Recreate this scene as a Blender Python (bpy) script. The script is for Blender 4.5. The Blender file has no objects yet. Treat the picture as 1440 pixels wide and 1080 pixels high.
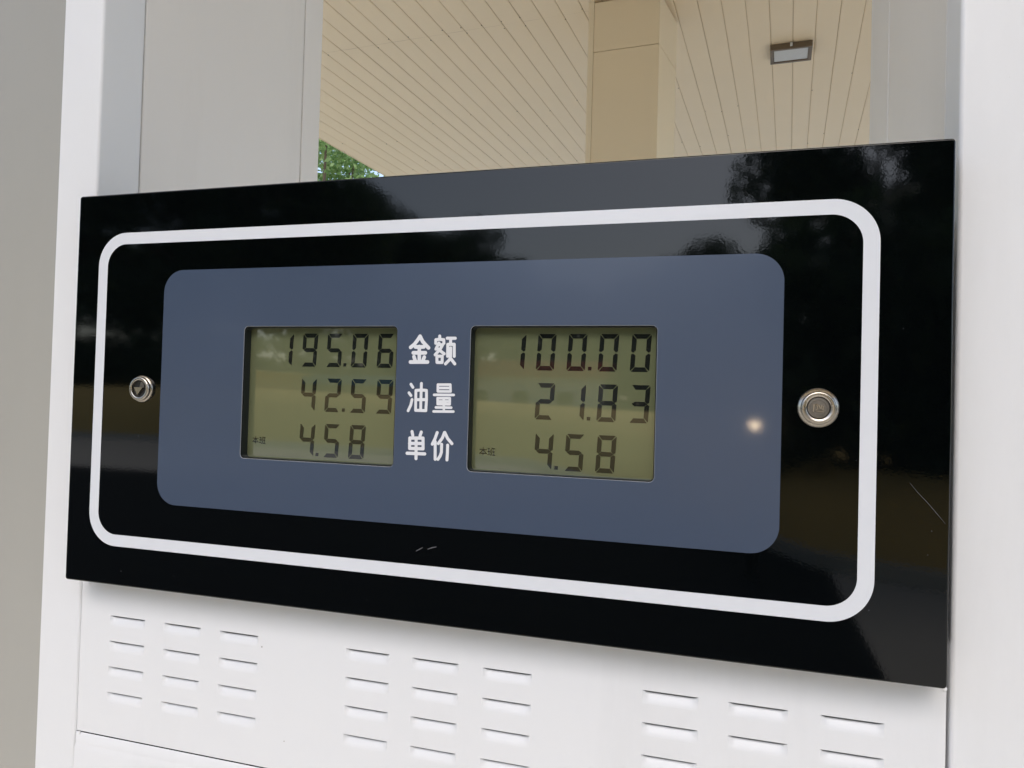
import bpy, bmesh, math, random
import numpy as np
from mathutils import Matrix, Vector
random.seed(7); rng = np.random.default_rng(7)
scene = bpy.context.scene
C = scene.collection
R = math.radians

# ---------------------------------------------------------------- camera
ZT = 1.522                                   # height of the display panel's top edge above the ground
CAM = Vector((0.5743, -0.5256, ZT - 0.1717))
yaw, pitch, roll = 0.2980, 0.0199, 0.0281
ca, sa, cb, sb = math.cos(yaw), math.sin(yaw), math.cos(pitch), math.sin(pitch)
F = Vector((-sa*cb, ca*cb, sb)); r0 = Vector((ca, sa, 0)); u0 = r0.cross(F)
r_ = r0*math.cos(roll) + u0*math.sin(roll); u_ = -r0*math.sin(roll) + u0*math.cos(roll)
cd = bpy.data.cameras.new('camera'); cam = bpy.data.objects.new('camera', cd); C.objects.link(cam)
cam.matrix_world = Matrix(((r_.x, u_.x, -F.x, CAM.x), (r_.y, u_.y, -F.y, CAM.y), (r_.z, u_.z, -F.z, CAM.z), (0, 0, 0, 1)))
cd.sensor_width = 36; cd.lens = 1050/1440*36; cd.clip_start = 0.02; cd.clip_end = 600
scene.camera = cam

# ---------------------------------------------------------------- sky, sun, exposure
SUN_EL, SUN_AZ = 50, 172                      # overcast: the brightest part of the cloud, behind the camera
w = bpy.data.worlds.new('World'); scene.world = w; w.use_nodes = True
nt = w.node_tree; nt.nodes.clear()
sky = nt.nodes.new('ShaderNodeTexSky'); sky.sky_type = 'NISHITA'; sky.sun_disc = False
sky.sun_elevation = R(SUN_EL); sky.sun_rotation = R(SUN_AZ); sky.air_density = 1.0; sky.dust_density = 2.2; sky.ozone_density = 1.0
hs = nt.nodes.new('ShaderNodeHueSaturation'); hs.inputs['Saturation'].default_value = 0.82
bg = nt.nodes.new('ShaderNodeBackground'); bg.inputs['Strength'].default_value = 0.145
wo = nt.nodes.new('ShaderNodeOutputWorld')
nt.links.new(sky.outputs[0], hs.inputs['Color']); nt.links.new(hs.outputs[0], bg.inputs[0]); nt.links.new(bg.outputs[0], wo.inputs[0])
sl = bpy.data.lights.new('sun', 'SUN'); sl.energy = 0.5; sl.angle = R(50); sl.color = (1, 0.985, 0.965)
so = bpy.data.objects.new('sun', sl); C.objects.link(so)
sd = Vector((math.sin(R(SUN_AZ))*math.cos(R(SUN_EL)), math.cos(R(SUN_AZ))*math.cos(R(SUN_EL)), math.sin(R(SUN_EL))))
so.rotation_euler = (-sd).to_track_quat('-Z', 'Y').to_euler()
scene.view_settings.view_transform = 'Standard'; scene.view_settings.look = 'None'
scene.view_settings.exposure = 1.12; scene.view_settings.gamma = 1.0
scene.cycles.max_bounces = 10; scene.cycles.diffuse_bounces = 5; scene.cycles.glossy_bounces = 4

# ---------------------------------------------------------------- helpers
def mat(name, col, rough=0.5, metal=0.0, coat=0.0, spec=0.5, var=0.0, vscale=3.0, bump=0.0, bscale=400.0, trans=0.0, emit=None, rvar=0.0, speck=0.0, ior=1.5):
    m = bpy.data.materials.new(name); m.use_nodes = True
    n = m.node_tree.nodes; l = m.node_tree.links; b = n['Principled BSDF']
    b.inputs['Base Color'].default_value = (*col, 1); b.inputs['Roughness'].default_value = rough
    b.inputs['IOR'].default_value = ior
    b.inputs['Metallic'].default_value = metal; b.inputs['Coat Weight'].default_value = coat
    b.inputs['Coat Roughness'].default_value = 0.05; b.inputs['Specular IOR Level'].default_value = spec
    tc = n.new('ShaderNodeTexCoord')
    if var:
        t = n.new('ShaderNodeTexNoise'); t.inputs['Scale'].default_value = vscale; t.inputs['Detail'].default_value = 6
        l.new(tc.outputs['Object'], t.inputs['Vector'])
        mx = n.new('ShaderNodeMix'); mx.data_type = 'RGBA'
        t.inputs['Roughness'].default_value = .6
        mx.inputs[6].default_value = (*[c*(1-var) for c in col], 1); mx.inputs[7].default_value = (*[min(1, c*(1+var)) for c in col], 1)
        l.new(t.outputs['Fac'], mx.inputs[0]); l.new(mx.outputs[2], b.inputs['Base Color'])
    if rvar:
        t = n.new('ShaderNodeTexNoise'); t.inputs['Scale'].default_value = 9; t.inputs['Detail'].default_value = 8
        l.new(tc.outputs['Object'], t.inputs['Vector'])
        mr = n.new('ShaderNodeMapRange'); mr.inputs[3].default_value = max(0, rough-rvar); mr.inputs[4].default_value = rough+rvar
        l.new(t.outputs['Fac'], mr.inputs[0]); l.new(mr.outputs[0], b.inputs['Roughness'])
    if bump:
        t = n.new('ShaderNodeTexNoise'); t.inputs['Scale'].default_value = bscale; t.inputs['Detail'].default_value = 1.5
        l.new(tc.outputs['Object'], t.inputs['Vector'])
        bm_ = n.new('ShaderNodeBump'); bm_.inputs['Strength'].default_value = 1.0; bm_.inputs['Distance'].default_value = bump
        l.new(t.outputs['Fac'], bm_.inputs['Height']); l.new(bm_.outputs[0], b.inputs['Normal'])
        if coat: l.new(bm_.outputs[0], b.inputs['Coat Normal'])
    if speck:
        t = n.new('ShaderNodeTexVoronoi'); t.inputs['Scale'].default_value = 42; t.inputs['Randomness'].default_value = 1
        l.new(tc.outputs['Object'], t.inputs['Vector'])
        w1 = n.new('ShaderNodeMath'); w1.operation = 'MULTIPLY'; w1.inputs[1].default_value = 1
        sp = n.new('ShaderNodeSeparateColor'); l.new(t.outputs['Color'], sp.inputs[0])
        mr2 = n.new('ShaderNodeMapRange'); mr2.inputs[1].default_value = .80; mr2.inputs[2].default_value = 1.0; mr2.inputs[3].default_value = 0; mr2.inputs[4].default_value = .045
        l.new(sp.outputs[0], mr2.inputs[0])
        lt = n.new('ShaderNodeMath'); lt.operation = 'LESS_THAN'; l.new(t.outputs['Distance'], lt.inputs[0]); l.new(mr2.outputs[0], lt.inputs[1])
        st = n.new('ShaderNodeTexNoise'); st.inputs['Scale'].default_value = 2.2; st.inputs['Detail'].default_value = 7; st.inputs['Roughness'].default_value = .7
        mp = n.new('ShaderNodeMapping'); mp.inputs['Scale'].default_value = (3, 3, .6); l.new(tc.outputs['Object'], mp.inputs[0]); l.new(mp.outputs[0], st.inputs['Vector'])
        mr3 = n.new('ShaderNodeMapRange'); mr3.inputs[1].default_value = .5; mr3.inputs[2].default_value = .8; mr3.inputs[3].default_value = 0; mr3.inputs[4].default_value = speck*.5
        l.new(st.outputs['Fac'], mr3.inputs[0])
        ml = n.new('ShaderNodeMath'); ml.operation = 'MULTIPLY_ADD'; ml.inputs[1].default_value = speck*3; ml.use_clamp = True
        l.new(lt.outputs[0], ml.inputs[0]); l.new(mr3.outputs[0], ml.inputs[2])
        old = b.inputs['Base Color'].links[0].from_socket
        mx2 = n.new('ShaderNodeMix'); mx2.data_type = 'RGBA'; mx2.inputs[7].default_value = (.22, .19, .15, 1)
        l.new(ml.outputs[0], mx2.inputs[0]); l.new(old, mx2.inputs[6]); l.new(mx2.outputs[2], b.inputs['Base Color'])
    if emit: b.inputs['Emission Color'].default_value = (*emit[:3], 1); b.inputs['Emission Strength'].default_value = emit[3]
    if trans: b.inputs['Transmission Weight'].default_value = trans
    return m

M = {
 'white': mat('white_powder_coat', (.77, .775, .785), .38, var=.02, vscale=5, bump=.00003, bscale=500, rvar=.06, speck=.2),
 'sheet': mat('white_sheet_bounce_tinted', (.80, .768, .725), .36, var=.025, vscale=4, rvar=.06, speck=.2),  # warm bounce light inside the opening is put into this paint colour
 'black': mat('black_gloss_enamel', (.0010, .0016, .0018), .04, bump=.0000075, bscale=520, spec=.43, rvar=.022),
 'ring':  mat('white_screen_print', (.70, .72, .76), .3, var=.015, vscale=30),
 'blue':  mat('blue_grey_film', (.049, .070, .116), .30, var=.04, vscale=6, bump=.0000045, bscale=1300, coat=.10, rvar=.08),
 'type':  mat('white_lettering_print', (.74, .75, .78), .35),
 'bezel': mat('screen_recess_plastic', (.012, .016, .018), .4),
 'rim':   mat('clear_acrylic_edge', (.22, .24, .27), .15, coat=.5),
 'lcd':   mat('liquid_crystal_olive', (.122, .134, .072), .03, var=.06, vscale=14, spec=.95),
 'seg':   mat('liquid_crystal_segment', (.011, .013, .011), .03, spec=.72),
 'chrome': mat('nickel_plated_metal', (.50, .46, .40), .27, metal=1.0, var=.3, vscale=260, rvar=.12, bump=.00004, bscale=900),
 'worn':  mat('worn_metal', (.24, .225, .205), .38, metal=1.0, var=.35, vscale=500, bump=.00008, bscale=700),
 'hole':  mat('dark_recess', (.01, .01, .009), .7),
 'slot':  mat('dark_interior', (.02, .02, .02), .8),
 'gasket': mat('seam_shadow_filler', (.5, .5, .5), .8),
 'scratch': mat('scratched_enamel', (.10, .10, .11), .5),
 'ceil':  mat('cream_aluminium_strip', (.90, .75, .53), .42, var=.035, vscale=1.2, rvar=.08),
 'gap':   mat('ceiling_gap_backing', (.66, .54, .38), .9),
 'clad':  mat('beige_cladding', (.88, .77, .58), .4, var=.03, vscale=1.3),
 'clad2': mat('cream_trim_and_lit_side', (.88, .78, .60), .4, var=.03, vscale=1.3),
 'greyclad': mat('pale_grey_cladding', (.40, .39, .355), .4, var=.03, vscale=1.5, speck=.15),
 'bronze': mat('bronze_lamp_frame', (.16, .12, .08), .45, var=.1, vscale=40),
 'lens':  mat('frosted_lamp_glass', (.62, .63, .62), .2, var=.06, vscale=30),
 'conc':  mat('forecourt_concrete', (.60, .57, .50), .7, var=.12, vscale=.6, bump=.002, bscale=40),
 'asph':  mat('dark_asphalt', (.03, .031, .034), .9, var=.2, vscale=2, bump=.002, bscale=60, spec=.05),
 'grass': mat('rough_grass_ground', (.09, .13, .05), .9, var=.3, vscale=.5),
 'earth': mat('yellow_bare_earth', (.86, .60, .20), .9, var=.12, vscale=.7, bump=.02, bscale=6),
 'kerb':  mat('pale_kerb_stone', (.68, .66, .58), .7, var=.08, vscale=8),
 'bark':  mat('grey_brown_bark', (.12, .09, .06), .9, var=.3, vscale=9, bump=.01, bscale=25),
 'render': mat('white_render', (.85, .85, .84), .8, var=.05, vscale=2),
 'redroof': mat('red_roof_sheet', (.62, .12, .08), .5, var=.1, vscale=3),
 'blueroof': mat('blue_roof_sheet', (.16, .48, .78), .5, var=.1, vscale=3),
 'ochre': mat('ochre_wall_paint', (.75, .55, .22), .8, var=.06, vscale=2),
 'glass': mat('dark_window_glass', (.03, .045, .04), .08),
 'roof':  mat('canopy_roof_metal', (.5, .5, .5), .5),
 'fascia': mat('white_fascia', (.7, .7, .68), .4),
}
# leaves: several tones per leaf, a little light passing through
def leafmat(name, a, b):
    m = bpy.data.materials.new(name); m.use_nodes = True
    n = m.node_tree.nodes; l = m.node_tree.links; p = n['Principled BSDF']; out = n['Material Output']
    g = n.new('ShaderNodeNewGeometry'); mx = n.new('ShaderNodeMix'); mx.data_type = 'RGBA'
    mx.inputs[6].default_value = (*a, 1); mx.inputs[7].default_value = (*b, 1)
    l.new(g.outputs['Random Per Island'], mx.inputs[0]); l.new(mx.outputs[2], p.inputs['Base Color']); p.inputs['Roughness'].default_value = .45
    t = n.new('ShaderNodeBsdfTranslucent'); l.new(mx.outputs[2], t.inputs['Color'])
    ms = n.new('ShaderNodeMixShader'); ms.inputs[0].default_value = .45
    l.new(p.outputs[0], ms.inputs[1]); l.new(t.outputs[0], ms.inputs[2]); l.new(ms.outputs[0], out.inputs['Surface'])
    return m
M['leaf'] = leafmat('fresh_green_leaf', (.14, .27, .07), (.42, .55, .24))
M['darkleaf'] = leafmat('deep_green_leaf', (.035, .07, .03), (.09, .14, .06))

def link(name, me, m=None, parent=None, label=None, cat=None, group=None, kind=None, smooth=False):
    if m is not None and not me.materials: me.materials.append(m)
    o = bpy.data.objects.new(name, me); C.objects.link(o)
    if parent: o.parent = parent
    for k, v in (('label', label), ('category', cat), ('group', group), ('kind', kind)):
        if v: o[k] = v
    if smooth: me.polygons.foreach_set('use_smooth', [True]*len(me.polygons))
    return o
def empty(name, label, cat, loc=(0, 0, 0), group=None, rz=0):
    o = bpy.data.objects.new(name, None); C.objects.link(o); o.location = loc; o.rotation_euler = (0, 0, rz)
    o['label'] = label; o['category'] = cat; o.empty_display_size = .1
    if group: o['group'] = group
    return o
def bm_mesh(bm, name='mesh'):
    me = bpy.data.meshes.new(name); bm.normal_update(); bm.to_mesh(me); bm.free(); return me
def box_bm(bm, x0, x1, y0, y1, z0, z1, bev=0, seg=2):
    r = bmesh.ops.create_cube(bm, size=1)
    bmesh.ops.scale(bm, vec=(x1-x0, y1-y0, z1-z0), verts=r['verts'])
    bmesh.ops.translate(bm, vec=((x0+x1)/2, (y0+y1)/2, (z0+z1)/2), verts=r['verts'])
    if bev:
        vs = set(r['verts']); es = [e for e in bm.edges if e.verts[0] in vs and e.verts[1] in vs]
        bmesh.ops.bevel(bm, geom=es, offset=bev, segments=seg, affect='EDGES', profile=.5)
def box(name, x0, x1, y0, y1, z0, z1, m, parent=None, bev=0, seg=2, **k):
    bm = bmesh.new(); box_bm(bm, x0, x1, y0, y1, z0, z1, bev, seg)
    o = link(name, bm_mesh(bm), m, parent, **k)
    if bev:
        me = o.data; me.polygons.foreach_set('use_smooth', [True]*len(me.polygons))
        try: o.modifiers.new('wn', 'WEIGHTED_NORMAL').keep_sharp = False
        except Exception: pass
    return o
def rrect(x0, x1, z0, z1, r, n=10):
    """rounded rectangle loop, x right, z up"""
    P = []
    for cx, cz, a0 in ((x1-r, z1-r, 0), (x0+r, z1-r, 90), (x0+r, z0+r, 180), (x1-r, z0+r, 270)):
        for i in range(n+1):
            a = R(a0 + 90*i/n); P.append((cx + r*math.cos(a), cz + r*math.sin(a)))
    return P
def loops_fill(bm, loops, y):
    es = []; vl = []
    for L in loops:
        vs = [bm.verts.new((x, y, z)) for x, z in L]; vl.append(vs)
        for i in range(len(vs)): es.append(bm.edges.new((vs[i], vs[(i+1) % len(vs)])))
    r = bmesh.ops.triangle_fill(bm, edges=es, use_beauty=True, normal=(0, -1, 0))
    for f in r['geom']:
        if isinstance(f, bmesh.types.BMFace):
            f.normal_update()
            if f.normal.y > 0: f.normal_flip()
    return vl
def wall(bm, A, B):
    for i in range(len(A)):
        j = (i+1) % len(A); bm.faces.new((A[i], A[j], B[j], B[i]))

mmx = lambda x: x/1000.0
mmz = lambda z: ZT - z/1000.0
W, H = .700, .344
DY = .025                                     # housing front plane behind the panel front

# ================================================================= FUEL DISPENSER
disp = empty('fuel_dispenser', 'white sheet metal fuel dispenser with a glossy black display panel and open middle', 'fuel dispenser', (W/2, .2, 0))
def P(o):                                     # parent keeping world placement
    o.parent = disp; o.location = o.location - disp.location; return o
def dbox(name, *a, **k): return P(box(name, *a, **k))
def dlink(name, me, m, **k): return P(link(name, me, m, **k))

XL, XR = -.0075, .7078                        # the opening's side walls
OL, OR = -.0560, .7560                        # outer faces of the posts
ZB, ZTOP = .12, 2.35
# posts at the front
dbox('post', OL, XL, DY, .0765, ZB, ZTOP, M['white'], bev=.003, seg=3)
dbox('post', XR, OR, DY, .0640, ZB, ZTOP, M['white'], bev=.003, seg=3)
# middle side sheets and rear posts
dbox('side_sheet', OL+.001, XL-.0003, .0773, .3560, ZB, ZTOP-.002, M['sheet'], bev=.0015)
dbox('side_sheet', XR+.0003, OR-.001, .0648, .2870, ZB, ZTOP-.002, M['sheet'], bev=.0015)
dbox('rear_post', OL, XL, .3580, .4010, ZB, ZTOP, M['sheet'], bev=.002)
dbox('rear_post', XR, OR, .2890, .4010, ZB, ZTOP, M['sheet'], bev=.002)
dbox('header', OL+.002, OR-.002, DY+.002, .399, ZTOP+.001, ZTOP+.22, M['white'], bev=.004)
dbox('opening_shelf', XL+.001, XR-.001, .060, .3990, mmz(60), mmz(40), M['white'], bev=.002)
dbox('cabinet_back', XL+.001, XR-.001, .380, .3990, ZB, mmz(62), M['white'], bev=.002)
dbox('inner_lining', XL+.001, XR-.001, .046, .048, ZB+.002, mmz(62), M['slot'])
dbox('base_plinth', OL+.02, OR-.02, .05, .38, .0, ZB-.001, M['bezel'], bev=.004)

# louvred lower panel, real cut-outs
lx = [27, 87, 146, 269.3, 328.6, 387.9, 510.6, 570.4, 630.3]
lz = [379.8, 402.9, 426.1, 449.3]
LW, LH = 39.3, 9.5
X0, X1, Z0, Z1 = -6.3, 705.6, 489.0, 322.0
xs = sorted(set([X0, X1] + [x for a in lx for x in (a, a+LW)])); zs = sorted(set([Z1, Z0] + [z for a in lz for z in (a, a+LH)]))
bm = bmesh.new(); vv = {}
def gv(x, z):
    if (x, z) not in vv: vv[(x, z)] = bm.verts.new((mmx(x), DY+.0003, mmz(z)))
    return vv[(x, z)]
for i in range(len(xs)-1):
    for j in range(len(zs)-1):
        if xs[i] in lx and zs[j] in lz: continue
        bm.faces.new((gv(xs[i], zs[j+1]), gv(xs[i+1], zs[j+1]), gv(xs[i+1], zs[j]), gv(xs[i], zs[j])))
# folded returns round the sheet
for (a, b) in (((X0, Z1), (X0, Z0)), ((X0, Z0), (X1, Z0)), ((X1, Z0), (X1, Z1))):
    va = [gv(*a), gv(*b)]
    vb = [bm.verts.new((v.co.x, DY+.012, v.co.z)) for v in va]
    bm.faces.new((va[0], va[1], vb[1], vb[0]))
lower = dlink('lower_panel', bm_mesh(bm), M['white'])
# one louvre: a tongue pressed inwards, open slit under its top edge
def louvre_mesh():
    bm = bmesh.new(); w, h = LW/1000, LH/1000; d = .0032; nx, nz = 16, 10; g = {}
    for i in range(nx+1):
        for j in range(nz+1):
            x = w*i/nx; t = j/nz
            e = min(1, min(x, w-x)/.0035); e = e*e*(3-2*e)
            top = .0021*e
            z = -top - (h-top)*t
            dep = d*e*(1-t)**1.5
            g[i, j] = bm.verts.new((x, dep, z))
    for i in range(nx):
        for j in range(nz): bm.faces.new((g[i, j+1], g[i+1, j+1], g[i+1, j], g[i, j]))
    bmesh.ops.remove_doubles(bm, verts=bm.verts, dist=1e-7)
    return bm_mesh(bm, 'louvre')
lm = louvre_mesh(); lm.materials.append(M['white']); lm.polygons.foreach_set('use_smooth', [True]*len(lm.polygons))
for x in lx:
    for z in lz:
        o = link('louvre', lm, parent=lower); o.location = (mmx(x), DY+.0003, mmz(z))
# thin gasket behind the seams, lower rail with a pressed ridge
dbox('seam_backing', mmx(-10), mmx(709), DY+.013, DY+.016, mmz(495), mmz(322), M['gasket'])
bm = bmesh.new()
prof = [(.0012, 490.6), (.0, 491.6), (.0, 500.2), (-.0002, 501.2), (-.0010, 504.0), (-.0013, 506.0), (-.0013, 900), (-.0013, 1300)]
xa, xb = mmx(-7), mmx(707)
ra = [bm.verts.new((xa, DY+y, mmz(z))) for y, z in prof]; rb = [bm.verts.new((xb, DY+y, mmz(z))) for y, z in prof]
for i in range(len(prof)-1): bm.faces.new((ra[i+1], rb[i+1], rb[i], ra[i]))
# soft ends of the pressing
dlink('lower_rail', bm_mesh(bm), M['white'], smooth=True)
for (x, z) in ((1.5, 353), (-3.0, 491.0), (704.5, 352)):
    bm = bmesh.new(); bmesh.ops.create_uvsphere(bm, u_segments=12, v_segments=6, radius=.0016)
    bmesh.ops.scale(bm, vec=(1, .4, 1), verts=bm.verts)
    o = dlink('rivet', bm_mesh(bm), M['white'], smooth=True); o.location += Vector((mmx(x), DY, mmz(z)))

# ---- display panel: folded enamel tray with two screen cut-outs
LC = [(180.2, 318.6, 118.3, 226.4), (379.9, 517.4, 118.3, 226.4)]
bm = bmesh.new()
b_ = .0012
outer = rrect(b_, W-b_, ZT-H+b_, ZT-b_, .0012, 3)
holes = [rrect(mmx(a), mmx(b), mmz(d), mmz(c), .0032, 6) for a, b, c, d in LC]
vl = loops_fill(bm, [outer]+holes, 0.0)
prev = vl[0]
for k in range(1, 4):                          # rounded edge, then the side fold
    a = R(90*k/3); off = b_*math.sin(a); y = b_*(1-math.cos(a))
    L = rrect(b_-off, W-b_+off, ZT-H+b_-off, ZT-b_+off, .0012+off, 3)
    cur = [bm.verts.new((x, y, z)) for x, z in L]; wall(bm, prev, cur); prev = cur
L = [bm.verts.new((v.co.x, DY-.0006, v.co.z)) for v in prev]; wall(bm, prev, L)
for vs in vl[1:]:
    bk = [bm.verts.new((v.co.x, .0075, v.co.z)) for v in vs]; wall(bm, bk, vs)
bmesh.ops.recalc_face_normals(bm, faces=bm.faces)
# stand-offs that carry the tray on the housing
panel = dlink('display_panel', bm_mesh(bm), M['black'])
panel['label'] = 'glossy black enamelled display panel'
for f in panel.data.polygons: f.use_smooth = abs(f.normal.y) < .97 and abs(f.normal.y) > .03
box('panel_back', .004, W-.004, .0160, .0200, ZT-H+.004, ZT-.004, M['bezel'], panel)
def sheet(name, loops, y, m, parent=None, **k):
    bm = bmesh.new(); loops_fill(bm, loops, y); return link(name, bm_mesh(bm), m, parent, **k)
sheet('white_border', [rrect(mmx(24.9), mmx(657.9), mmz(310.0), mmz(35.1), .029, 20), rrect(mmx(34.9), mmx(647.8), mmz(299.9), mmz(45.2), .0195, 20)], -.00025, M['ring'], panel)
rim = .0007
big = [rrect(mmx(a)-rim, mmx(b)+rim, mmz(d)-rim, mmz(c)+rim, .0032+rim, 6) for a, b, c, d in LC]
sheet('blue_window', [rrect(mmx(97.2), mmx(600.2), mmz(270.1), mmz(69.5), .019, 16)] + big, -.00045, M['blue'], panel)
for hb, h in zip(big, holes):
    bm = bmesh.new()
    A = [bm.verts.new((x, -.00045, z)) for x, z in hb]; B = [bm.verts.new((x, .0003, z)) for x, z in h]; wall(bm, A, B)
    Cc = [bm.verts.new((x, .0078, z)) for x, z in h]
    o = link('screen_rim', bm_mesh(bm), M['rim'], panel)
    bm = bmesh.new()
    ins = .00015
    cx = sum(x for x, z in h)/len(h); cz = sum(z for x, z in h)/len(h)
    sh = [(x + (cx-x)*.004, z + (cz-z)*.005) for x, z in h]
    A = [bm.verts.new((x, .0004, z)) for x, z in sh]; B = [bm.verts.new((x, .0082, z)) for x, z in sh]; wall(bm, B, A)
    link('screen_recess', bm_mesh(bm), M['bezel'], panel)

# lettering, traced as rounded strokes and merged into flat print
GLYPH = {"jin": [[1.5, 1.4], [[[338.4, 125.8], [336.2, 129.0], [333.7, 132.1], [330.8, 134.3]], [[338.4, 125.8], [340.7, 129.8], [343.5, 132.6], [345.7, 134.6]], [[334.9, 134.0], [341.7, 133.9]], [[333.1, 138.5], [343.2, 138.4]], [[338.0, 133.7], [338.4, 145.4]], [[333.8, 141.5], [335.0, 144.6]], [[342.4, 141.7], [341.2, 144.8]], [[331.0, 145.6], [345.2, 145.4]]]], "e": [[1.2, 1.2], [[[354.6, 125.6], [354.7, 128.0]], [[351.5, 131.0], [351.5, 128.4], [354.7, 128.0], [358.0, 128.4], [358.2, 131.0]], [[354.1, 130.9], [351.8, 135.5]], [[354.1, 132.0], [357.2, 132.3], [355.3, 135.5], [351.3, 139.8]], [[352.6, 134.7], [355.9, 137.1], [358.7, 139.0]], [[352.8, 140.6], [353.0, 145.5]], [[352.8, 140.9], [357.2, 140.9], [357.2, 145.6], [353.1, 145.6]], [[360.8, 127.2], [367.3, 127.2]], [[363.6, 128.0], [363.6, 131.4]], [[361.5, 140.8], [361.4, 131.9], [366.6, 131.8], [366.9, 140.8]], [[363.8, 134.6], [363.9, 141.3], [363.1, 143.5], [360.0, 146.6]], [[364.7, 143.2], [367.5, 146.5]]]], "you": [[1.2, 1.1], [[[332.0, 162.7], [333.7, 165.0]], [[330.6, 169.3], [332.3, 171.3]], [[333.3, 174.4], [332.3, 178.8], [330.3, 183.0]], [[336.3, 167.3], [336.4, 174.4], [336.5, 182.2]], [[336.3, 167.3], [340.8, 166.9], [345.0, 167.1]], [[345.0, 167.1], [345.3, 174.1], [345.0, 182.5]], [[336.3, 174.4], [345.1, 174.1]], [[336.5, 182.5], [345.0, 182.5]], [[340.7, 161.9], [340.7, 167.2], [340.7, 182.4]]]], "liang": [[1.0, 1.0], [[[354.4, 167.4], [354.3, 162.5], [364.4, 162.3], [364.8, 167.4]], [[355.1, 165.0], [364.3, 164.8]], [[354.6, 167.6], [364.6, 167.4]], [[351.4, 170.3], [367.4, 170.0]], [[354.6, 177.1], [354.4, 172.8], [364.3, 172.5], [364.4, 177.1]], [[354.7, 175.2], [364.4, 174.9]], [[354.6, 177.2], [364.4, 177.1]], [[359.4, 172.6], [359.8, 182.3]], [[353.2, 179.8], [365.7, 179.6]], [[351.4, 182.9], [367.5, 182.5]]]], "dan": [[1.3, 1.2], [[[334.1, 198.9], [334.8, 201.6]], [[341.8, 199.0], [340.9, 201.7]], [[332.5, 211.5], [332.4, 203.9], [343.4, 203.5], [343.7, 211.3]], [[332.3, 208.0], [343.6, 207.6]], [[332.5, 211.8], [343.7, 211.6]], [[337.7, 204.0], [338.1, 219.3]], [[330.5, 215.6], [345.2, 215.4]]]], "jia": [[1.2, 1.2], [[[354.9, 198.8], [353.1, 203.9], [351.2, 207.7]], [[353.5, 205.7], [353.9, 219.0]], [[360.8, 198.6], [359.2, 202.8], [356.1, 207.0]], [[361.1, 198.5], [363.5, 202.9], [367.1, 206.6]], [[358.8, 207.6], [358.8, 213.5], [357.9, 216.3], [356.2, 218.9]], [[363.7, 208.0], [363.7, 213.9], [363.5, 219.0]]]]}
def glyph_mesh(rx, rz, strokes, step=.2):
    pts = np.array([p for s in strokes for p in s]); r = (rx+rz)/2
    x0, z0 = pts.min(0)-r-.5; x1, z1 = pts.max(0)+r+.5
    xs = np.arange(x0, x1+step, step); zs = np.arange(z0, z1+step, step)
    X, Z = np.meshgrid(xs, zs, indexing='ij'); D = np.full(X.shape, 9.0)
    for s in strokes:
        for (ax, az), (bx, bz) in zip(s[:-1], s[1:]):
            dx, dz = bx-ax, bz-az; t = np.clip(((X-ax)*dx+(Z-az)*dz)/(dx*dx+dz*dz), 0, 1)
            D = np.minimum(D, np.hypot(X-ax-t*dx, Z-az-t*dz)-r)
    bm = bmesh.new(); cache = {}
    def vtx(key, x, z):
        if key not in cache: cache[key] = bm.verts.new((x/1000, 0, -z/1000))
        return cache[key]
    for i in range(len(xs)-1):
        for j in range(len(zs)-1):
            c = [(i, j), (i+1, j), (i+1, j+1), (i, j+1)]; d = [D[k] for k in c]
            if min(d) >= 0: continue
            poly = []
            for a in range(4):
                p, q = c[a], c[(a+1) % 4]; dp, dq = d[a], d[(a+1) % 4]
                if dp < 0: poly.append(vtx(p, xs[p[0]], zs[p[1]]))
                if (dp < 0) != (dq < 0):
                    t = dp/(dp-dq); key = tuple(sorted((p, q)))
                    poly.append(vtx(key, xs[p[0]]+t*(xs[q[0]]-xs[p[0]]), zs[p[1]]+t*(zs[q[1]]-zs[p[1]])))
            if len(poly) >= 3:
                try: bm.faces.new(poly)
                except ValueError: pass
    bmesh.ops.dissolve_limit(bm, angle_limit=.01, verts=bm.verts, edges=bm.edges)
    return bm_mesh(bm, 'glyph')
CH = {'jin': '金', 'e': '额', 'you': '油', 'liang': '量', 'dan': '单', 'jia': '价'}
for k, ((rx, rz), st) in GLYPH.items():
    o = link('character', glyph_mesh(rx, rz, st), M['type'], panel, label='white printed character ' + CH[k]); o.location = (0, -.0007, ZT)
# hairline scratch and rubbed spots in the enamel
def ribbon(name, pts, wd, y, m, parent):
    bm = bmesh.new(); L = []
    n = len(pts)
    for i, (x, z) in enumerate(pts):
        a = pts[max(0, i-1)]; b = pts[min(n-1, i+1)]; d = Vector((b[0]-a[0], b[1]-a[1])).normalized()
        hw = wd*(.25+.75*math.sin(math.pi*(i+.5)/n)); L.append((bm.verts.new((mmx(x-d.y*hw), y, mmz(z+d.x*hw))), bm.verts.new((mmx(x+d.y*hw), y, mmz(z-d.x*hw)))))
    for a, b in zip(L[:-1], L[1:]): bm.faces.new((a[0], a[1], b[1], b[0]))
    return link(name, bm_mesh(bm), m, parent)
ribbon('scratch', [(677.2, 217.6), (682, 223.6), (687, 229), (693.3, 236.6), (697.5, 241.9)], .14, -.0001, M['scratch'], panel)
ribbon('scuff', [(340.1, 289.6), (343, 288), (345.6, 286.4)], .35, -.0001, M['scratch'], panel)
ribbon('scuff', [(349.6, 287.4), (353, 286), (356.9, 284.9)], .4, -.0001, M['scratch'], panel)
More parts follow.
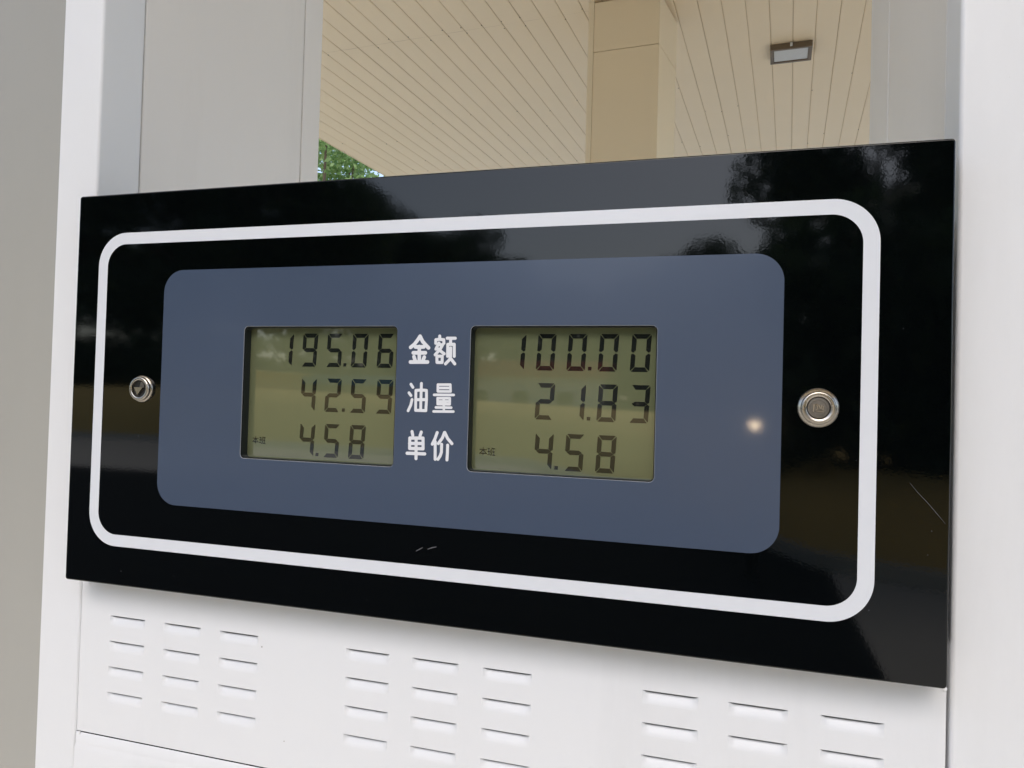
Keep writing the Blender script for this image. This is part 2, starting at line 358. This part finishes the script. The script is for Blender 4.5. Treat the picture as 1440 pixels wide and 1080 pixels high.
for x, z, s in ((75, 213, .35), (62, 331, .4), (690, 247, .3), (688, 262, .25), (646, 205, .2), (655, 300, .3), (300, 331, .22), (118, 330, .3), (672, 120, .3)):
    bm = bmesh.new(); bmesh.ops.create_circle(bm, cap_ends=True, radius=s/1000, segments=7)
    bmesh.ops.rotate(bm, cent=(0, 0, 0), matrix=Matrix.Rotation(R(90), 3, 'X'), verts=bm.verts)
    o = link('paint_speck', bm_mesh(bm), M['scratch'], panel); o.location = (mmx(x), -.0001, mmz(z))

# ---- the two LCD screens
SEG = {'0': 'abcdef', '1': 'bc', '2': 'abged', '3': 'abgcd', '4': 'fgbc', '5': 'afgcd', '6': 'afgedc', '8': 'abcdefg', '9': 'abcdfg'}
LY = .0080
dw, dh, th, gp, sl_ = 13.7, 26.9, 3.25, .26, .052
def segs():
    w, h, t, g = dw, dh, th, gp; m = h/2; u = t/2; S = {}
    S['a'] = [(g+.5, 0), (w-g-.5, 0), (w-t-g+.3, t), (t+g-.3, t)]
    S['d'] = [(t+g-.3, h-t), (w-t-g+.3, h-t), (w-g-.5, h), (g+.5, h)]
    S['g'] = [(g+u*.6, m), (t+g, m-u), (w-t-g, m-u), (w-g-u*.6, m), (w-t-g, m+u), (t+g, m+u)]
    S['f'] = [(0, g+.9), (.35, g+.5), (t, t+g+.3), (t, m-u-g), (u*.9, m-g*1.3), (0, m-g-.9)]
    S['e'] = [(0, m+g+.9), (u*.9, m+g*1.3), (t, m+u+g), (t, h-t-g-.3), (.35, h-g-.5), (0, h-g-.9)]
    S['b'] = [(w-x, z) for x, z in S['f']][::-1]; S['c'] = [(w-x, z) for x, z in S['e']][::-1]
    return S
SG = segs()
def digit_mesh(ch):
    bm = bmesh.new()
    for s in SEG[ch]:
        vs = [bm.verts.new(((x+(dh-z)*sl_)/1000, 0, -z/1000)) for x, z in SG[s]]
        f = bm.faces.new(vs); f.normal_update()
        if f.normal.y > 0: f.normal_flip()
    me = bm_mesh(bm, 'digit'); me.materials.append(M['seg']); return me
DM = {c: digit_mesh(c) for c in SEG}
def dotmesh():
    bm = bmesh.new(); vs = [bm.verts.new((x/1000, 0, z/1000)) for x, z in ((-1.3, -1.3), (1.3, -1.3), (1.45, 1.3), (-1.15, 1.3))]; bm.faces.new(vs)
    me = bm_mesh(bm, 'dot'); me.materials.append(M['seg']); return me
DOT = dotmesh()
fx = lambda x: 574.3+(x-574.3)*1.0057
fz = lambda z: 171.7+(z-171.7)*1.0057
cellL = [208.8, 231.4, 254.0, 276.7, 299.4]; cellR = [406.6, 429.4, 452.4, 475.4, 498.4]
rowz = [123.4, 159.5, 196.0]
TXT = {0: ['195.06', '42.59', '4.58'], 1: ['100.00', '21.83', '4.58']}
COL = {0: [0, 1, 1], 1: [0, 1, 1]}
FONT = None
def text_mesh(s, size):
    cu = bpy.data.curves.new('t', 'FONT'); cu.body = s; cu.size = size; cu.offset = size*.004
    o = bpy.data.objects.new('t', cu); C.objects.link(o); dg = bpy.context.evaluated_depsgraph_get(); dg.update()
    me = bpy.data.meshes.new_from_object(o.evaluated_get(dg)); bpy.data.objects.remove(o); bpy.data.curves.remove(cu)
    me.transform(Matrix.Rotation(R(90), 4, 'X')); return me
for s, (a, b, c, d) in enumerate(LC):
    bm = bmesh.new(); vs = [bm.verts.new((mmx(x), LY, mmz(z))) for x, z in ((a-6, d+5), (b+6, d+5), (b+6, c-5), (a-6, c-5))]; bm.faces.new(vs)
    scr = dlink('lcd_screen', bm_mesh(bm), M['lcd'])
    scr['label'] = 'olive liquid crystal screen reading ' + ', '.join(TXT[s][:2]) + ' and ' + TXT[s][2]
    cells = cellL if s == 0 else cellR
    def put(me, name, x, z, **k):
        o = link(name, me, parent=scr, **k); o.location = (mmx(fx(x)), LY-.0002, mmz(fz(z))); return o
    for r, t in enumerate(TXT[s]):
        k = COL[s][r]
        for ch in t:
            if ch == '.':
                put(DOT, 'decimal_point', cells[k-1]+dw+4.1 - .6, rowz[r]+dh-2.0); continue
            o = put(DM[ch], 'digit', cells[k], rowz[r]); k += 1
    me = text_mesh('本班', .0066); me.materials.append(M['seg'])
    put(me, 'screen_text', a+7.0, d-12.3)

# ---- two cam locks
def lathe(prof, n=48):
    bm = bmesh.new(); rings = []
    for r, h in prof:
        if r < 1e-7: rings.append([bm.verts.new((0, -h, 0))]); continue
        rings.append([bm.verts.new((r*math.cos(2*math.pi*i/n), -h, r*math.sin(2*math.pi*i/n))) for i in range(n)])
    for A, B in zip(rings[:-1], rings[1:]):
        for i in range(n):
            j = (i+1) % n
            if len(B) == 1: bm.faces.new((A[i], A[j], B[0]))
            elif len(A) == 1: bm.faces.new((A[0], B[j], B[i]))
            else: bm.faces.new((A[i], A[j], B[j], B[i]))
    bmesh.ops.recalc_face_normals(bm, faces=bm.faces)
    return bm_mesh(bm)
def mm_(l): return [(a/1000, b/1000) for a, b in l]
def smooth_mod(o):
    o.data.polygons.foreach_set('use_smooth', [True]*len(o.data.polygons))
    e = o.modifiers.new('edge', 'EDGE_SPLIT'); e.split_angle = R(38)
# right: flat stamped cap
lk = dlink('cam_lock', lathe(mm_([(12.9, 0), (12.9, .6), (12.5, 1.5), (10.9, 2.6), (10.6, 3.6), (10.2, 4.1), (9.5, 4.3), (8.0, 4.1), (7.4, 3.7), (7.25, 2.2)])), M['chrome'])
lk['label'] = 'round nickel lock with a stamped flat cap'; lk.location += Vector((mmx(622.6), 0, mmz(172.0))); smooth_mod(lk)
o = link('lock_gap', lathe(mm_([(7.3, 1.9), (0, 1.9)])), M['hole'], lk)
o = link('lock_cap', lathe(mm_([(6.9, 1.5), (6.9, 2.7), (6.5, 3.1), (5.2, 3.15), (5.0, 2.9), (0, 2.9)])), M['worn'], lk); smooth_mod(o)
bm = bmesh.new()
for (x0, x1, z0, z1, a) in ((-3.2, -2.7, -2.6, 2.2, 4), (-2.4, -.2, 2.2, 2.6, 3), (-.9, -.5, -1, 2.2, -12), (.6, 2.6, -.6, -.2, 20), (.3, .8, -.2, 2, -30), (1.6, 2.1, 0, 2.1, 8), (-1.5, 3.0, -2.4, -2.0, 4), (2.6, 3.1, -1.6, 1.2, 5), (-2.0, -.2, -1.2, -.8, -35)):
    t = bmesh.new(); box_bm(t, x0/1000, x1/1000, -.0036, -.0028, z0/1000, z1/1000)
    bmesh.ops.rotate(t, cent=((x0+x1)/2000, 0, (z0+z1)/2000), matrix=Matrix.Rotation(R(a), 3, 'Y'), verts=t.verts)
    me = bm_mesh(t); bm.from_mesh(me)
link('stamping', bm_mesh(bm), M['chrome'], lk)
# left: triangular key socket
lk = dlink('cam_lock', lathe(mm_([(11.6, 0), (11.6, .8), (11.2, 1.6), (10.4, 2.0), (10.4, 3.6), (10.1, 4.3), (9.4, 4.7), (8.2, 4.7), (7.6, 4.4), (7.2, 2.0)])), M['chrome'])
lk['label'] = 'round nickel lock with a triangular key socket'; lk.location += Vector((mmx(77.6), 0, mmz(172.0))); smooth_mod(lk)
o = link('lock_well', lathe(mm_([(7.25, 2.0), (0, 2.0)])), M['hole'], lk)
def tri(name, pts, y0, y1, m):
    bm = bmesh.new(); a = [bm.verts.new((x/1000, -y1/1000, z/1000)) for x, z in pts]; b = [bm.verts.new((x/1000, -y0/1000, z/1000)) for x, z in pts]
    bm.faces.new(a); wall(bm, a, b); bmesh.ops.recalc_face_normals(bm, faces=bm.faces); return link(name, bm_mesh(bm), m, lk)
tri('key_post', [(-5.2, 1.2), (3.6, 1.2), (-1.6, -5.6)], 2, 4.3, M['chrome'])
tri('key_guide', [(.4, 1.4), (5.6, 1.0), (4.6, 5.0), (1.8, 5.9)], 2, 4.0, M['worn'])

# ================================================================= CANOPY
HC = 3.574                                    # ceiling height above the lens
ZC = CAM.z + HC
cyaw = R(3.3)
canopy = empty('forecourt_canopy', 'cream strip-panelled underside of the forecourt canopy above and behind the dispenser', 'canopy', (CAM.x, CAM.y, ZC), rz=-cyaw)
V0, V1 = -6.25, 5.4
def strip_mesh(length):
    g = .003; w = .2-2*g
    prof = [(g, .007), (g, .003), (g+.004, 0), (g+.016, -.0012), (w*.5+g, -.0022), (w+g-.016, -.0012), (w+g-.004, 0), (w+g, .003), (w+g, .007)]
    bm = bmesh.new(); A = [bm.verts.new((x, 0, z)) for x, z in prof]; B = [bm.verts.new((x, length, z)) for x, z in prof]
    for i in range(len(prof)-1): bm.faces.new((A[i+1], A[i], B[i], B[i+1]))
    me = bm_mesh(bm, 'strip'); me.materials.append(M['ceil']); return me
joints = [-2.15, .58, 6.565, 12.57, 16.5]
SM = [strip_mesh(joints[i+1]-joints[i]-.004) for i in range(4)]
v = -6.24 + .165 - .2 + .04 + .4
v = math.floor(V0/.2)*.2 + .167
while v < V1:
    if v + .2 > V0 + .05:
        for i in range(4):
            o = link('ceiling_strip', SM[i], parent=canopy); o.location = (v, joints[i] + random.uniform(-.001, .001), random.uniform(-.0012, .0012)); o.rotation_euler = (0, R(random.uniform(-.35, .35)), 0)
    v += .2
VL = math.floor(V0/.2)*.2 + .167
VL = VL if VL + .2 > V0 + .05 else VL + .2
box('ceiling_backing', VL, v, joints[0], joints[-1], .008, .03, M['gap'], canopy)
box('roof_deck', VL-.05, v+.05, joints[0]-.05, joints[-1]+.05, .09, .9, M['roof'], canopy)
for a in ((VL-.012, VL-.002, joints[0], joints[-1], -.004, .088), (v+.002, v+.012, joints[0], joints[-1], -.004, .088), (VL-.012, v+.012, joints[0]-.012, joints[0]-.002, -.004, .088), (VL-.012, v+.012, joints[-1]+.002, joints[-1]+.012, -.004, .088)):
    box('edge_trim', *a, M['ceil'], canopy)
bm = bmesh.new()                              # screw heads and small marks along the strip joints
vv_ = VL
while vv_ < 3:
    for s in (6.50, 6.63, 8.9 + random.uniform(-.5, .5), 10.6+random.uniform(-.6, .6)):
        if random.random() < .62:
            t = bmesh.ops.create_uvsphere(bm, u_segments=6, v_segments=4, radius=.0055)
            bmesh.ops.translate(bm, vec=(vv_ + random.uniform(-.012, .012), s + random.uniform(-.02, .02), -.001), verts=t['verts'])
    vv_ += .2
link('screw_head', bm_mesh(bm), M['bronze'], canopy, kind='stuff')

# flat light fitting on the ceiling
lamp = empty('canopy_light', 'rectangular bronze-framed flat light fitting on the cream ceiling, right of the pillar', 'ceiling light', (CAM.x+.405, CAM.y+7.87, ZC), rz=-cyaw+R(1))
bm = bmesh.new(); hw, hd, t = .195, .165, .062
for a in ((-hw, hw, -hd, -hd+.034), (-hw, hw, hd-.034, hd), (-hw, -hw+.034, -hd+.034, hd-.034), (hw-.034, hw, -hd+.034, hd-.034)):
    box_bm(bm, a[0], a[1], a[2], a[3], -t, -.004, .003, 1)
link('lamp_frame', bm_mesh(bm), M['bronze'], lamp)
box('lamp_glass', -hw+.036, hw-.036, -hd+.036, hd-.036, -t+.008, -.006, M['lens'], lamp, bev=.004)
box('cable_gland', -.012, .012, -hd-.03, -hd-.002, -.045, -.012, M['lens'], lamp, bev=.004)

# pillar under the canopy
pil = empty('canopy_pillar', 'square beige-clad pillar rising to the cream ceiling, seen through the opening', 'pillar', (CAM.x-1.03, CAM.y+6.75, 0))
def poly_prism(name, pts, z0, z1, m, parent, off):
    bm = bmesh.new(); A = [bm.verts.new((x-off[0], y-off[1], z0)) for x, y in pts]; B = [bm.verts.new((x-off[0], y-off[1], z1)) for x, y in pts]
    bm.faces.new(A[::-1]); bm.faces.new(B); wall(bm, A, B); bmesh.ops.recalc_face_normals(bm, faces=bm.faces)
    return link(name, bm_mesh(bm), m, parent)
off = (CAM.x-1.03, CAM.y+6.75)
cw = lambda x, y: (CAM.x+x, CAM.y+y)
fl, fr, br, bl = Vector(cw(-1.372, 6.500)), Vector(cw(-.743, 6.462)), Vector(cw(-.638, 7.07)), Vector(cw(-1.30, 7.11))
def lerp(a, b, t): return a+(b-a)*t
def inset(a, b, t0, t1, dep):
    n = Vector(((b-a).y, -(b-a).x)).normalized(); p, q = lerp(a, b, t0), lerp(a, b, t1)
    return [p+n*0, q+n*0, q-n*dep, p-n*dep]
zj = CAM.z + 3.11
poly_prism('pillar_core', [lerp(p, (fl+br)/2, .12) for p in (fl, fr, br, bl)], 0, ZC-.001, M['gap'], pil, off)
for z0, z1 in ((.0, 1.25), (1.256, zj-.006-.0), (zj, ZC-.022)):
    poly_prism('cladding_panel', inset(fl, fr, .078, .992, .02), z0, z1, M['clad'], pil, off)
    poly_prism('cladding_panel', inset(fr, br, .01, .93, .02), z0, z1, M['clad2'], pil, off)  # right side in a lighter tone: the light on it is in the colour
poly_prism('cladding_panel', inset(br, bl, .04, .96, .02), 0, ZC-.022, M['clad'], pil, off)
poly_prism('cladding_panel', inset(bl, fl, .04, .96, .02), 0, ZC-.022, M['clad'], pil, off)
n_ = Vector(((fr-fl).y, -(fr-fl).x)).normalized()
poly_prism('corner_trim', [fl + n_*.006, lerp(fl, fr, .075) + n_*.006, lerp(fl, fr, .075) - n_*.02, fl - n_*.02], 0, ZC-.004, M['clad2'], pil, off)

# grey clad pillar close on the left
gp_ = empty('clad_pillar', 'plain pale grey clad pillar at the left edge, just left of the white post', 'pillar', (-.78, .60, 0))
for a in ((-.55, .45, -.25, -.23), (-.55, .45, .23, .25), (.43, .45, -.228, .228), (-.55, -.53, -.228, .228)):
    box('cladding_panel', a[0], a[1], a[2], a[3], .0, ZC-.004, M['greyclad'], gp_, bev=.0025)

# ================================================================= GROUND AND SURROUNDINGS
def grid_sheet(name, x0, x1, y0, y1, z, m, **k):
    bm = bmesh.new(); vs = [bm.verts.new(p) for p in ((x0, y0, z), (x1, y0, z), (x1, y1, z), (x0, y1, z))]; bm.faces.new(vs); return link(name, bm_mesh(bm), m, **k)
grid_sheet('ground', -400, 400, -400, 400, -.012, M['grass'], kind='structure')
grid_sheet('forecourt', -40, 40, -22, 40, -.004, M['conc'], kind='structure')
grid_sheet('asphalt_lane', -30, 1.3, -9.5, -2.9, .0, M['asph'], kind='structure')
box('island', -1.6, 2.6, -.32, .85, -.003, .0-.0005, M['kerb'], kind='structure')

def rp(az, d): return Vector((CAM.x + d*math.tan(R(az)), -(CAM.y + d)))   # a place that the glossy front mirrors
# earth bank behind the photographer
base = [(60, 5.0, .5), (38, 5.6, .6), (20, 6.2, .68), (5.4, 7.0, .74), (-6, 10.5, .95), (-16, 15.0, 1.2), (-28, 15.8, 1.35), (-38, 16.5, 1.45), (-58, 15.5, 1.2)]
bm = bmesh.new(); rows = []
for az, d, h in base:
    c = []
    for k, (dd, hh) in enumerate(((0, 0), (.25, .35), (.7, .75), (1.5, 1.0), (4, 1.02), (12, .98), (30, .9), (34, 0))):
        q = rp(az, (d+dd)*math.cos(R(0))); c.append(bm.verts.new((q.x, q.y, -.01 + h*hh + (random.uniform(-.03, .03) if 0 < k < 7 else 0))))
    rows.append(c)
for A, B in zip(rows[:-1], rows[1:]):
    for i in range(len(A)-1): bm.faces.new((A[i], A[i+1], B[i+1], B[i]))
bmesh.ops.recalc_face_normals(bm, faces=bm.faces)
link('earth_bank', bm_mesh(bm), M['earth'], kind='structure', smooth=True)
kp = [rp(az, d-.25) for az, d, h in base]
bm = bmesh.new()
A = []
for q in kp:
    A.append([bm.verts.new((q.x, q.y, z)) for z in (-.01, .13)] + [bm.verts.new((q.x, q.y-.14, z)) for z in (.13, -.01)])
for a, b in zip(A[:-1], A[1:]):
    for i in range(3): bm.faces.new((a[i], a[i+1], b[i+1], b[i]))
bmesh.ops.recalc_face_normals(bm, faces=bm.faces)
link('kerb', bm_mesh(bm), M['kerb'], kind='structure')

def building(name, label, az0, az1, d, wall_h, band, wm, rm, wins, depth=6, wz=(.9, 2.0)):
    a, b = rp(az0, d), rp(az1, d); L = abs(b.x-a.x); x0 = min(a.x, b.x); y1 = a.y
    e = empty(name, label, 'building', (x0+L/2, y1, 0))
    box('wall', -L/2, L/2, -depth, 0, -.01, wall_h, wm, e)
    box('roof', -L/2-.3, L/2+.3, -depth-.3, .35, wall_h+.001, wall_h+band, rm, e, bev=.05)
    for (waz, ww) in wins:
        c = rp(waz, d).x - (x0+L/2)
        f = box('window', c-ww/2-.06, c+ww/2+.06, .002, .06, wz[0]-.06, wz[1]+.06, M['render'], e)
        box('pane', c-ww/2, c+ww/2, .061, .07, wz[0], wz[1], M['glass'], f)
    return e
building('low_building', 'low white building with small dark windows and red roof, mirrored in the right screen', -24, -10, 44, 2.75, .95, M['render'], M['redroof'], [(-22.4, 1.0), (-19.5, 1.0), (-16.4, 1.0), (-13.0, 1.0)], wz=(1.1, 1.85))
building('ochre_shed', 'ochre shed with a blue roof edge, mirrored in the left screen', -40, -24.6, 30, 1.75, .42, M['ochre'], M['blueroof'], [(-37, .8), (-31, .9)], wz=(.7, 1.4))

building('ochre_kiosk', 'ochre kiosk with one small window, mirrored at the left edge of the left screen', -42, -36.2, 22, 2.0, .1, M['ochre'], M['ochre'], [(-37.6, .5)], depth=3, wz=(1.25, 1.7))
# ---- trees
def leaves(n, blobs, size, seed):
    g = np.random.default_rng(seed)
    bl = np.array(blobs); wgt = bl[:, 3]**2; idx = g.choice(len(bl), n, p=wgt/wgt.sum())
    d = g.normal(size=(n, 3)); d /= np.linalg.norm(d, axis=1)[:, None]
    rr = g.random(n)**.45
    c = bl[idx, :3] + d*(rr*bl[idx, 3])[:, None]*np.array([1, 1, .8])
    t = g.normal(size=(n, 3)); t /= np.linalg.norm(t, axis=1)[:, None]
    q = np.cross(t, g.normal(size=(n, 3))); q /= np.linalg.norm(q, axis=1)[:, None]
    s = size*g.uniform(.6, 1.3, n)[:, None]
    v = np.stack([c-t*s, c-q*s*.45, c+t*s, c+q*s*.45], 1).reshape(-1, 3)
    me = bpy.data.meshes.new('leaves'); me.vertices.add(4*n); me.loops.add(4*n); me.polygons.add(n)
    me.vertices.foreach_set('co', v.ravel()); me.loops.foreach_set('vertex_index', np.arange(4*n))
    me.polygons.foreach_set('loop_start', np.arange(0, 4*n, 4)); me.polygons.foreach_set('loop_total', np.full(n, 4)); me.update(); me.validate()
    return me
def tree(label, x, y, h, rad, n, size, m, seed, group=None, spread=1.0):
    e = empty('broadleaf_tree', label, 'tree', (x, y, 0), group)
    g = random.Random(seed); bm = bmesh.new()
    def limb(p, q, r1, r2, k=6):
        d = (q-p).normalized(); a = d.orthogonal().normalized(); b = d.cross(a)
        A = [bm.verts.new(p+(a*math.cos(2*math.pi*i/k)+b*math.sin(2*math.pi*i/k))*r1) for i in range(k)]
        B = [bm.verts.new(q+(a*math.cos(2*math.pi*i/k)+b*math.sin(2*math.pi*i/k))*r2) for i in range(k)]
        wall(bm, A, B)
    cz = h-rad; top = Vector((g.uniform(-.2, .2), g.uniform(-.2, .2), h*.45))
    limb(Vector((0, 0, -.1)), top, rad*.07, rad*.05, 9); blobs = []
    for i in range(26):
        a = g.uniform(0, 2*math.pi); r = rad*g.uniform(.15, .85)*spread; z = cz + rad*g.uniform(-.75, .85)
        c = Vector((r*math.cos(a), r*math.sin(a), z)); blobs.append((*c, rad*g.uniform(.2, .42)))
        mid = top.lerp(c, .5) + Vector((0, 0, -.1*rad)); limb(top, mid, rad*.03, rad*.018); limb(mid, c, rad*.018, rad*.006)
    link('trunk', bm_mesh(bm), M['bark'], e)
    link('crown', leaves(n, blobs, size, seed), m, e)
    return e
tree('bright green leafy tree beyond the canopy edge, left of the ceiling', CAM.x-11.3, CAM.y+18.2, 9.0, 3.6, 20000, .085, M['leaf'], 11)
tree('second green tree standing farther back behind the leafy tree, hidden mostly by the canopy', CAM.x-16.5, CAM.y+24, 10.0, 4.6, 6000, .12, M['leaf'], 12)
def hedge(label, az0, az1, d, h, n, seed):
    g = random.Random(seed); blobs = []; a, b = rp(az0, d), rp(az1, d); e = empty('hedge', label, 'hedge', ((a.x+b.x)/2, a.y, 0))
    k = int(abs(b.x-a.x)/1.1)
    for i in range(k+1):
        x = (a.x + (b.x-a.x)*i/k) - (a.x+b.x)/2
        for z in (.8, 2.2, h-1.2): blobs.append((x + g.uniform(-.5, .5), g.uniform(-.8, .8), z + g.uniform(-.3, .5), g.uniform(1.0, 1.6)))
    link('foliage', leaves(n, blobs, .2, seed), M['darkleaf'], e)
hedge('tall dark hedge mirrored at the left of the black panel', -62, -41.5, 22, 6.0, 26000, 71)
hedge('tall dark hedge mirrored at the right of the black panel', 7.5, 62, 9.3, 3.6, 30000, 72)
hedge('dark hedge added at the far right to darken the right edge of the black panel', 70, 84.5, 5.5, 4.5, 26000, 74)  # added to keep bright sky out of the panel's rounded right edge
# added light on a post, standing in for the phone torch's warm glint
q = rp(1.0, 6.2)
bo = empty('added_glint_light', 'small added light on a post, standing in for the phone torch glint in the blue window', 'lamp', (q.x, q.y, 0))
o = link('glint_light_post', lathe([(.0, 0), (.045, 0), (.045, 1.165), (.0, 1.165)], 20), M['bezel'], bo); o.rotation_euler = (R(-90), 0, 0)
bm = bmesh.new(); bmesh.ops.create_uvsphere(bm, u_segments=20, v_segments=12, radius=.014)
o = link('glint_globe', bm_mesh(bm), mat('warm_glint_emitter', (.9, .8, .6), .4, emit=(1, .76, .48, 900)), bo, smooth=True); o.location = (0, 0, 1.195)
box('glint_light_cap', -.05, .05, -.05, .05, 1.225, 1.24, M['bezel'], bo, bev=.004)
hedge('high dark hedge mirrored behind the ochre shed', -46, -23, 38, 11, 40000, 75)
hedge('long dark hedge mirrored behind the low building', -41, 6, 56, 6.5, 40000, 73)
G = 'trees mirrored in the glossy display panel'
k = 0
ORD = 'first second third fourth fifth sixth seventh eighth ninth tenth eleventh twelfth thirteenth fourteenth fifteenth'.split()
for az, d, h, rad in ((-58, 24, 15, 6), (-48, 27, 17, 6.5), (-40, 28, 15, 6), (-33.5, 27, 13.5, 5), (-28, 50, 15.5, 6.5), (-23, 56, 15.5, 6.0), (-18, 56, 13.5, 5.5), (-13, 55, 10, 5.5), (-6, 50, 11, 5.5), (0, 46, 11, 5), (10.5, 24, 12.5, 4.6), (17, 24, 14, 5.5), (27, 20, 14, 6), (40, 18, 14, 6)):
    q = rp(az, d); k += 1
    tree('dark roadside tree mirrored in the black panel, %s from the left among the mirrored trees' % ORD[k-1], q.x, q.y, h, rad, 16000, .22, M['darkleaf'], 40+k, G)
